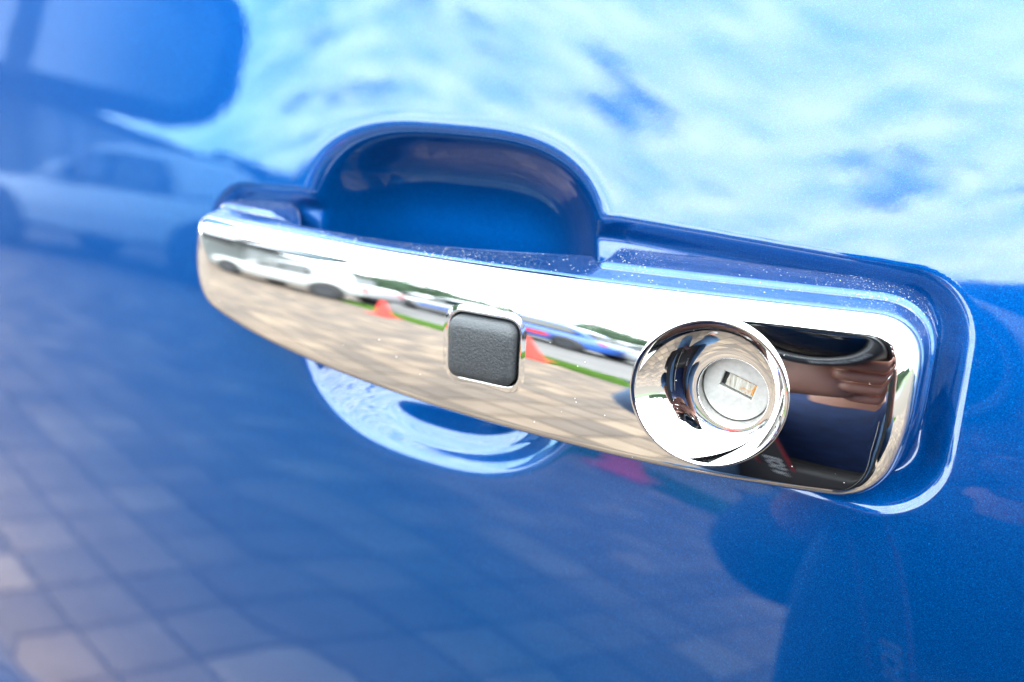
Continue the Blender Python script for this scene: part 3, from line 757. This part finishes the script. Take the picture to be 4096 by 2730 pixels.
def build_sign():
    c = Vector((*pt(59.8, 13.6), 0)); face = Vector((-c.x, -c.y, 0)).normalized()
    rz = math.atan2(face.y, face.x)+math.pi/2 - R(8)
    s = tag(empty('billboard', c, rz), 'dark framed pale billboard with rounded corners on a post, reflected at the top left', 'billboard')
    # local: x along the face, -y towards the viewer
    w, z0, z1, rc = 3.5, 2.45, 5.6, 1.15
    def rr(inset, n=10):
        out = []
        for cx, cz, a0 in ((w-rc, z0+rc, -90), (w-rc, z1-rc, 0), (-w+rc, z1-rc, 90), (-w+rc, z0+rc, 180)):
            for k in range(n+1):
                a = R(a0+90*k/n); out.append((cx+(rc-inset)*math.cos(a), cz+(rc-inset)*math.sin(a)))
        return out
    def slab(name, pts, y0, y1, mat):
        bm = bmesh.new(); a = [bm.verts.new((x, y0, z)) for x, z in pts]; b = [bm.verts.new((x, y1, z)) for x, z in pts]; n = len(a)
        bm.faces.new(a); bm.faces.new(b[::-1])
        for i in range(n): bm.faces.new((a[i], b[i], b[(i+1) % n], a[(i+1) % n]))
        return bm_obj(name, bm, mat, s, smooth=False)
    slab('frame', rr(0), -0.04, 0.12, plain('sign_frame_black', (0.008, 0.009, 0.012), 0.9))
    t = NT('billboard_print'); tc = t.coord('Object'); sp = t.n('ShaderNodeSeparateXYZ'); t.l(tc, sp.inputs[0])
    q = t.math('ADD', t.math('MULTIPLY', sp.outputs[0], -0.5), t.math('MULTIPLY', sp.outputs[2], 1.0))
    gx = t.math('ADD', t.math('MULTIPLY', sp.outputs[0], -0.16), 0.5)
    low = t.ramp(gx, [(0.62, (0.30, 0.31, 0.33)), (0.80, (0.10, 0.14, 0.17)), (0.95, (0.045, 0.085, 0.10))])
    st = t.n('ShaderNodeMapRange'); t.l(q, st.inputs[0]); st.inputs[1].default_value = 5.7; st.inputs[2].default_value = 5.9
    t.set(Base_Color=t.mix(st.outputs[0], low, (0.04, 0.06, 0.07)), Roughness=0.6)
    slab('panel', rr(0.46), -0.055, -0.041, t.m)
    box_obj('divider', -0.25, 0.15, -0.075, -0.056, z0+0.34, z1-0.34, M_black, s)
    box_obj('post', 0.9, 1.15, 0.13, 0.3, 0, z0+0.5, M_shed, s); box_obj('bracket', 0.0, 1.9, -0.02, 0.11, z0-0.42, z0+0.02, M_tyre, s, 0.03)
build_sign()
M_leaf = plain('far_foliage', (0.042, 0.078, 0.042), 0.9, nscale=0.4, var=0.45)
def build_wood():
    r = random.Random(11); V, F = [], []
    for i in range(430):
        az = r.uniform(-75, 78); d = r.uniform(62, 95); x, y = pt(az, d)
        hmax = d*math.tan(R(4.2+1.0*math.sin(az*0.21)+0.6*math.sin(az*0.55+1)))+1
        h = hmax*r.uniform(0.72, 1.05); rad = r.uniform(2.2, 4.5)
        for _ in range(260):
            a, b = r.uniform(0, 6.28), r.uniform(-1, 1); q = math.sqrt(1-b*b)*r.uniform(0.65, 1.0)
            px, py, pz = x+rad*q*math.cos(a), y+rad*q*math.sin(a), h*0.5+h*0.5*b
            s_ = r.uniform(0.25, 0.6); k = len(V)
            for _k in range(3): V.append((px+r.uniform(-s_, s_), py+r.uniform(-s_, s_), pz+r.uniform(-s_, s_)))
            F.append((k, k+1, k+2))
    # dark inner mass keeps the wood closed
    n = 90
    for i in range(n+1):
        az = -78+158*i/n; x, y = pt(az, 97); V += [(x, y, -0.1), (x, y, 97*math.tan(R(3.2+0.9*math.sin(az*0.21)))+1)]
    b0 = len(V)-2*(n+1)
    F += [(b0+2*i, b0+2*i+2, b0+2*i+3, b0+2*i+1) for i in range(n)]
    tag(mesh_obj('tree_line', V, F, M_leaf, smooth=False), 'distant line of dark green trees along the horizon', 'trees', kind='stuff')
build_wood()

# ---------------------------------------------------------------- photographer and camera
Fh = Vector((VF.x, VF.y, 0)).normalized(); Rh = Vector((-Fh.y, Fh.x, 0))*-1
PB = Vector((CAM.x, CAM.y, 0)) - Fh*0.25
def W(f, r, z): return PB + Fh*f + Rh*r + Vector((0, 0, z))
def skin_obj(name, nodes, edges, mat, parent, root=0, sub=2):
    me = bpy.data.meshes.new(name)
    me.from_pydata([tuple(W(*n[0])) for n in nodes], edges, [])
    me.materials.append(mat)
    o = bpy.data.objects.new(name, me); col.objects.link(o); o.parent = parent
    if parent: o.matrix_parent_inverse = Matrix.Translation(parent.location).inverted()
    sk = o.modifiers.new('skin', 'SKIN'); sk.use_smooth_shade = True
    if not me.skin_vertices: me.attributes.new('skin', 'FLOAT', 'POINT') if False else None
    for i, v in enumerate(me.skin_vertices[0].data):
        r = nodes[i][1]; v.radius = r if isinstance(r, tuple) else (r, r); v.use_root = (i == root)
    if sub: ss = o.modifiers.new('sub', 'SUBSURF'); ss.levels = sub; ss.render_levels = sub
    return o
M_skin = plain('skin', (0.27, 0.125, 0.085), 0.5, nscale=40, var=0.12, Subsurface_Weight=0.08)
M_navy = plain('navy_cotton', (0.008, 0.022, 0.075), 0.9, nscale=60, var=0.3)
def denim():
    t = NT('denim'); co = t.coord(); n = t.noise(9, 5, 0.6, co); f = t.noise(500, 3, 0.6, co)
    t.set(Base_Color=t.mix(1.0, t.ramp(n, [(0.3, (0.018, 0.045, 0.10)), (0.7, (0.06, 0.12, 0.21))]), t.ramp(f, [(0.3, (0.7,)*3), (0.7, (1.2,)*3)]), 'MULTIPLY'), Roughness=0.9)
    t.bump(f, 0.4, 0.0006); return t.m
M_denim = denim(); M_hair = plain('dark_brown_hair', (0.018, 0.011, 0.008), 0.6, nscale=200, var=0.4)
M_cam = plain('camera_black', (0.011, 0.011, 0.012), 0.45, nscale=300); M_redline = plain('red_edging', (0.22, 0.004, 0.015), 0.6)
M_print = plain('white_print', (0.4, 0.4, 0.4), 0.6); M_lensglass = plain('front_glass', (0.004, 0.005, 0.008), 0.04, Specular_IOR_Level=0.8)
M_cloth = plain('black_nylon', (0.010, 0.009, 0.010), 0.7, nscale=80)
def build_person():
    p = tag(empty('person', W(0, 0, 0)), 'person in navy top and denim jacket kneeling with a camera raised, reflected in the chrome', 'person')
    # body: one continuous skinned figure
    N = [((-0.10, 0, 0.52), (0.14, 0.11)), ((-0.07, 0, 0.68), (0.125, 0.095)), ((-0.05, 0, 0.84), (0.145, 0.10)), ((-0.04, 0, 0.94), (0.12, 0.08)),
         ((-0.01, 0, 1.01), 0.052), ((0.01, 0, 1.08), 0.06),
         ((-0.04, -0.165, 0.93), 0.052), ((0.03, -0.235, 0.79), 0.044), ((0.10, -0.14, 0.90), 0.034), ((0.165, -0.065, 1.005), 0.026),
         ((-0.04, 0.165, 0.93), 0.052), ((-0.02, 0.27, 0.80), 0.044), ((0.04, 0.20, 0.93), 0.034), ((0.09, 0.125, 1.06), 0.027),
         ((-0.08, -0.10, 0.47), 0.085), ((0.17, -0.14, 0.49), 0.062), ((0.13, -0.15, 0.28), 0.055), ((0.12, -0.15, 0.10), 0.042), ((0.25, -0.16, 0.045), 0.036),
         ((-0.06, 0.10, 0.46), 0.085), ((0.10, 0.13, 0.09), 0.062), ((-0.12, 0.13, 0.08), 0.052), ((-0.30, 0.13, 0.07), 0.04), ((-0.38, 0.13, 0.05), 0.035)]
    E_ = [(0, 1), (1, 2), (2, 3), (3, 4), (4, 5), (3, 6), (6, 7), (7, 8), (8, 9), (3, 10), (10, 11), (11, 12), (12, 13), (0, 14), (14, 15), (15, 16), (16, 17), (17, 18), (0, 19), (19, 20), (20, 21), (21, 22), (22, 23)]
    skin_obj('body', N, E_, M_skin, p)
    # head: shaped sphere with nose, brow, chin
    bm = bmesh.new(); bmesh.ops.create_uvsphere(bm, u_segments=40, v_segments=28, radius=1)
    for v in bm.verts:
        x, y, z = v.co          # +y face direction
        sx, sy, sz = 0.074, 0.094, 0.115
        if z < 0: sx *= 1-0.30*(-z)**1.3; sy *= 1-0.10*(-z)
        X, Y, Z = x*sx, y*sy, z*sz
        if y > 0:
            nose = math.exp(-(X/0.012)**2-((Z+0.012)/0.020)**2); Y += 0.020*nose
            for ex in (-0.031, 0.031): Y -= 0.010*math.exp(-((X-ex)/0.014)**2-((Z-0.012)/0.012)**2)
            Y += 0.006*math.exp(-(X/0.022)**2-((Z+0.052)/0.006)**2) - 0.004*math.exp(-(X/0.022)**2-((Z+0.0505)/0.0025)**2)
            Y += 0.010*math.exp(-(X/0.02)**2-((Z+0.092)/0.018)**2)
        v.co = W(0.0, 0, 1.125)-PB.xyz + Rh*X + Fh*Y + Vector((0, 0, Z)) - Vector((0, 0, 0))
    bm_obj('head', bm, M_skin, p)
    for sx in (-1, 1):
        bm = bmesh.new(); bmesh.ops.create_uvsphere(bm, u_segments=14, v_segments=10, radius=1)
        for v in bm.verts:
            X, Y, Z = v.co.x*0.008, v.co.y*0.018, v.co.z*0.031; v.co = Fh*(-0.005+Y) + Rh*(sx*0.078+X) + Vector((0, 0, 1.125+Z))
        bm_obj('ear', bm, M_skin, p)
        bm = bmesh.new(); bmesh.ops.create_uvsphere(bm, u_segments=14, v_segments=10, radius=0.0105)
        bmesh.ops.translate(bm, verts=bm.verts, vec=Fh*0.070+Rh*(sx*0.031)+Vector((0, 0, 1.137))); bm_obj('eye', bm, plain('eye', (0.3, 0.25, 0.22), 0.1) if sx < 0 else bpy.data.materials['eye'], p)
    # hair: cap of strands over the skull
    V, F = [], []; r = random.Random(2)
    for _ in range(2600):
        a = r.uniform(0, 6.283); u = r.uniform(-0.1, 1); q = math.sqrt(max(0, 1-u*u)); x, y, z = q*math.cos(a), q*math.sin(a), u
        if y > 0.45 and z < 0.62: continue
        b = Rh*(x*0.080)+Fh*(y*0.100-0.004)+Vector((0, 0, 1.128+z*0.120)); t = Rh*(x*0.086)+Fh*(y*0.104-0.012)+Vector((0, 0, 1.128+z*0.120-r.uniform(0.02, 0.07)))
        w = Vector((r.uniform(-1, 1), r.uniform(-1, 1), 0)).normalized()*0.006; k = len(V); V += [tuple(b-w), tuple(b+w), tuple(t)]; F.append((k, k+1, k+2))
    mesh_obj('hair', V, F, M_hair, p, smooth=False)
    # clothes
    skin_obj('shirt', [((-0.10, 0, 0.50), (0.165, 0.135)), ((-0.07, 0, 0.68), (0.16, 0.125)), ((-0.05, 0, 0.84), (0.17, 0.125)), ((-0.045, 0, 0.94), (0.13, 0.09)), ((-0.015, 0, 0.985), (0.07, 0.065)),
                       ((-0.04, -0.15, 0.935), 0.078), ((0.0, -0.21, 0.85), 0.066), ((-0.04, 0.15, 0.935), 0.078), ((-0.025, 0.22, 0.86), 0.066)],
             [(0, 1), (1, 2), (2, 3), (3, 4), (3, 5), (5, 6), (3, 7), (7, 8)], M_navy, p)
    skin_obj('jacket_sleeve', [((-0.045, -0.15, 0.945), 0.086), ((0.03, -0.24, 0.785), 0.064), ((0.085, -0.165, 0.875), 0.053), ((0.105, -0.135, 0.905), 0.050)], [(0, 1), (1, 2), (2, 3)], M_denim, p)
    skin_obj('jacket_sleeve', [((-0.045, 0.15, 0.945), 0.086), ((-0.02, 0.275, 0.795), 0.064), ((0.03, 0.215, 0.90), 0.053), ((0.045, 0.195, 0.94), 0.050)], [(0, 1), (1, 2), (2, 3)], M_denim, p)
    for sr in (-1, 1):
        if sr > 0: skin_obj('jacket_seam', [((0.09, sr*0.055, 0.95), 0.004), ((0.128, sr*0.052, 0.84), 0.004), ((0.13, sr*0.055, 0.70), 0.004), ((0.10, sr*0.065, 0.56), 0.004)], [(0, 1), (1, 2), (2, 3)], plain('pale_thread', (0.25, 0.24, 0.2), 0.8), p)
        skin_obj('jacket_front', [((0.065, sr*0.10, 0.965), (0.016, 0.05)), ((0.105, sr*0.105, 0.84), (0.016, 0.06)), ((0.105, sr*0.11, 0.70), (0.018, 0.065)), ((0.075, sr*0.12, 0.56), (0.018, 0.065))], [(0, 1), (1, 2), (2, 3)], M_denim, p)
    skin_obj('jeans', [((-0.09, -0.03, 0.60), (0.13, 0.12)), ((-0.085, -0.075, 0.50), 0.115), ((0.17, -0.14, 0.495), 0.078), ((0.13, -0.15, 0.28), 0.066), ((0.12, -0.15, 0.13), 0.058)], [(0, 1), (1, 2), (2, 3), (3, 4)], M_denim, p)
    skin_obj('jeans', [((-0.09, 0.03, 0.60), (0.13, 0.12)), ((-0.085, 0.08, 0.49), 0.115), ((0.09, 0.13, 0.10), 0.080), ((-0.12, 0.13, 0.085), 0.064), ((-0.27, 0.13, 0.075), 0.056)], [(0, 1), (1, 2), (2, 3), (3, 4)], M_denim, p)
    for pts in ([((0.10, -0.15, 0.07), 0.048), ((0.19, -0.155, 0.048), 0.046), ((0.28, -0.16, 0.04), 0.038)], [((-0.29, 0.13, 0.07), 0.046), ((-0.35, 0.13, 0.052), 0.044), ((-0.41, 0.13, 0.04), 0.036)]):
        skin_obj('shoe', pts, [(0, 1), (1, 2)], M_print, p)
    # left hand under the lens: palm, four fingers to the right, thumb up the near side
    hand = skin_obj('hand', [((0.165, -0.065, 1.005), 0.024), ((0.178, -0.035, 1.020), (0.020, 0.034)), ((0.188, 0.0, 1.030), (0.014, 0.038)), ((0.190, 0.012, 1.032), (0.012, 0.038))], [(0, 1), (1, 2), (2, 3)], M_skin, p)
    for k, (L_, df, dz) in enumerate(((0.092, 0.026, 0.016), (0.104, 0.016, 0.001), (0.098, 0.004, -0.015), (0.080, -0.010, -0.030))):
        a, b = 0.5*L_, 0.5*L_
        skin_obj('finger', [((0.190+df*0.8, 0.005, 1.030+dz), 0.0092), ((0.193+df, 0.005+a*0.8, 1.030+dz), 0.0086), ((0.194+df*1.05, 0.005+a*0.8+b*0.62, 1.036+dz), 0.0078), ((0.194+df*1.05, 0.005+a*0.8+b*1.02, 1.048+dz), 0.0062)], [(0, 1), (1, 2), (2, 3)], M_skin, p)
    skin_obj('thumb', [((0.185, -0.035, 1.024), 0.013), ((0.205, -0.048, 1.045), 0.0115), ((0.212, -0.050, 1.070), 0.0095), ((0.214, -0.046, 1.088), 0.0075)], [(0, 1), (1, 2), (2, 3)], M_skin, p)
    # right hand round the grip
    skin_obj('hand', [((0.09, 0.125, 1.06), 0.026), ((0.105, 0.105, 1.085), (0.018, 0.034)), ((0.115, 0.092, 1.11), (0.015, 0.036))], [(0, 1), (1, 2)], M_skin, p)
    for k in range(4):
        z = 1.135-0.020*k; L_ = (0.9, 1.0, 0.95, 0.8)[k]
        skin_obj('finger', [((0.115, 0.100, z-0.005), 0.0100), ((0.150, 0.098, z), 0.0092), ((0.160, 0.098-0.022*L_, z), 0.0085), ((0.152, 0.098-0.040*L_, z), 0.0072)], [(0, 1), (1, 2), (2, 3)], M_skin, p)
    skin_obj('thumb', [((0.095, 0.105, 1.09), 0.013), ((0.085, 0.085, 1.115), 0.011), ((0.083, 0.065, 1.125), 0.009)], [(0, 1), (1, 2)], M_skin, p)
    return p
person = build_person()
def text_mesh(body, size, name, mat, parent, fn, extrude=0.0004):
    cu = bpy.data.curves.new(name, 'FONT'); cu.body = body; cu.size = size; cu.extrude = extrude; cu.align_x = 'CENTER'
    o = bpy.data.objects.new(name+'_tmp', cu); col.objects.link(o)
    dg = bpy.context.evaluated_depsgraph_get(); me = bpy.data.meshes.new_from_object(o.evaluated_get(dg)); bpy.data.objects.remove(o)
    for v in me.vertices: v.co = fn(*v.co)
    me.name = name; me.materials.clear(); me.materials.append(mat)
    q = bpy.data.objects.new(name, me); col.objects.link(q); q.parent = parent; return q
def build_camera_prop():
    c = tag(empty('photo_camera', CAM-VF*0.10), 'black photo camera with zoom lens held up to the eye, reflected in the chrome', 'camera')
    m = Matrix((VR, VU, -VF)).transposed().to_4x4()         # local: x right, y up, z back along the lens axis
    c.matrix_world = Matrix.Translation(CAM) @ m
    def rot(o): return o
    n = 64
    lens = lathe('lens', [(0.0300, 0.009), (0.0330, 0.004), (0.0345, 0.0035), (0.0385, 0.002), (0.0405, 0.003), (0.0410, 0.008), (0.0410, 0.022), (0.0400, 0.024), (0.0400, 0.060), (0.0385, 0.062), (0.0385, 0.098), (0.036, 0.112), (0.0, 0.112)], M_cam, c, axis='Z', n=n)
    lathe('front_glass', [(0.0305, 0.0095), (0.024, 0.0065), (0.014, 0.0048), (0.0, 0.0042)], M_lensglass, lens, axis='Z', n=n)
    lathe('ring', [(0.0325, 0.0042), (0.0330, 0.0036), (0.0335, 0.0042)], M_print, lens, axis='Z', n=n)
    def bend(x, y, z, rr=0.0352, a0=R(-90)):
        a = a0 + x/rr; r_ = rr-y*1.0 if False else rr+(-y)
        return Vector((r_*math.cos(a), r_*math.sin(a), 0.0026-z))
    # ring lettering, read from outside
    def bend2(x, y, z):
        rr = 0.0352; a = R(-60) - x/rr; r_ = rr+y
        # seen from the front (looking along -z towards +z) x is mirrored
        return Vector((r_*math.cos(a)*1.0, r_*math.sin(a), 0.0024-z))
    text_mesh('CANON ZOOM LENS', 0.0036, 'lettering', M_print, lens, lambda x, y, z: bend2(x, y, z))
    body = box_obj('camera_body', -0.070, 0.070, -0.045, 0.040, 0.112, 0.155, M_cam, c, 0.010, 3)
    box_obj('viewfinder', -0.024, 0.024, 0.036, 0.062, 0.108, 0.165, M_cam, c, 0.008, 3)
    box_obj('grip', 0.045, 0.078, -0.046, 0.036, 0.085, 0.150, M_cam, c, 0.011, 3)
    return c
build_camera_prop()
def band(name, pts, width, thick, wdir, mat, parent):
    """flat strap through points, width along wdir"""
    V = []; w = Vector(wdir).normalized()*width/2
    for i, q in enumerate(pts):
        a = pts[max(i-1, 0)]; b = pts[min(i+1, len(pts)-1)]; tng = (b-a).normalized(); nn = tng.cross(w).normalized()*thick/2
        V += [q-w-nn, q+w-nn, q+w+nn, q-w+nn]
    n = len(pts); F = []
    for i in range(n-1):
        for k in range(4): F.append((i*4+k, i*4+(k+1) % 4, (i+1)*4+(k+1) % 4, (i+1)*4+k))
    F += [(0, 1, 2, 3), tuple((n-1)*4+k for k in (3, 2, 1, 0))]
    return mesh_obj(name, [tuple(v) for v in V], F, mat, parent, smooth=False)
def cr(P, m=10):
    out = []
    for i in range(len(P)-1):
        p0, p1, p2, p3 = P[max(i-1, 0)], P[i], P[i+1], P[min(i+2, len(P)-1)]
        for k in range(m):
            t = k/m; out.append(0.5*((2*p1)+(-p0+p2)*t+(2*p0-5*p1+4*p2-p3)*t*t+(-p0+3*p1-3*p2+p3)*t**3))
    return out+[P[-1]]
def build_straps():
    st = tag(empty('camera_strap', W(0, 0, 0)), 'black camera strap with thin red edges and white letters, hanging below the lens', 'strap')
    inv = -W(0, 0, 0)
    P = cr([W(0.13, -0.075, 1.10)+inv, W(0.14, -0.088, 0.98)+inv, W(0.125, -0.072, 0.88)+inv, W(0.12, -0.056, 0.79)+inv, W(0.12, -0.035, 0.70)+inv, W(0.13, 0.02, 0.64)+inv, W(0.18, 0.08, 0.66)+inv, W(0.17, 0.12, 0.80)+inv, W(0.15, 0.12, 0.95)+inv, W(0.13, 0.085, 1.09)+inv])
    band('webbing', P, 0.036, 0.002, Rh, M_cloth, st)
    for sgn in (-1, 1):
        band('red_edge', [q+Rh*sgn*0.0165+Fh*0.0012 for q in P[:62]], 0.0016, 0.0016, Rh, M_redline, st)
    base = P[30]; up = (P[27]-P[33]).normalized(); nrm = Fh
    # letters run down the strap, facing the door (viewer sees it from the door side: right axis is -Rh)
    X = -Rh; 
    text_mesh('EOS R', 0.021, 'lettering', M_print, st, lambda x, y, z: base - up*x + (X*-1)*(y-0.009)*-1 + nrm*(0.0025+z))
    bag = tag(empty('shoulder_bag', W(0.06, 0.055, 0.70)), 'black shoulder bag at the waist of the kneeling person, reflected low in the chrome', 'bag')
    rz = math.atan2(Rh.y, Rh.x); bag.rotation_euler = (0, 0, rz)
    box_obj('bag_body', -0.17, 0.15, -0.05, 0.055, -0.13, 0.09, M_cloth, bag, 0.03, 3); box_obj('flap', -0.172, 0.152, 0.02, 0.062, -0.03, 0.096, M_cloth, bag, 0.012, 2)
    box_obj('buckle', -0.02, 0.015, 0.060, 0.068, -0.05, -0.015, M_rim, bag, 0.003, 1)
build_straps()
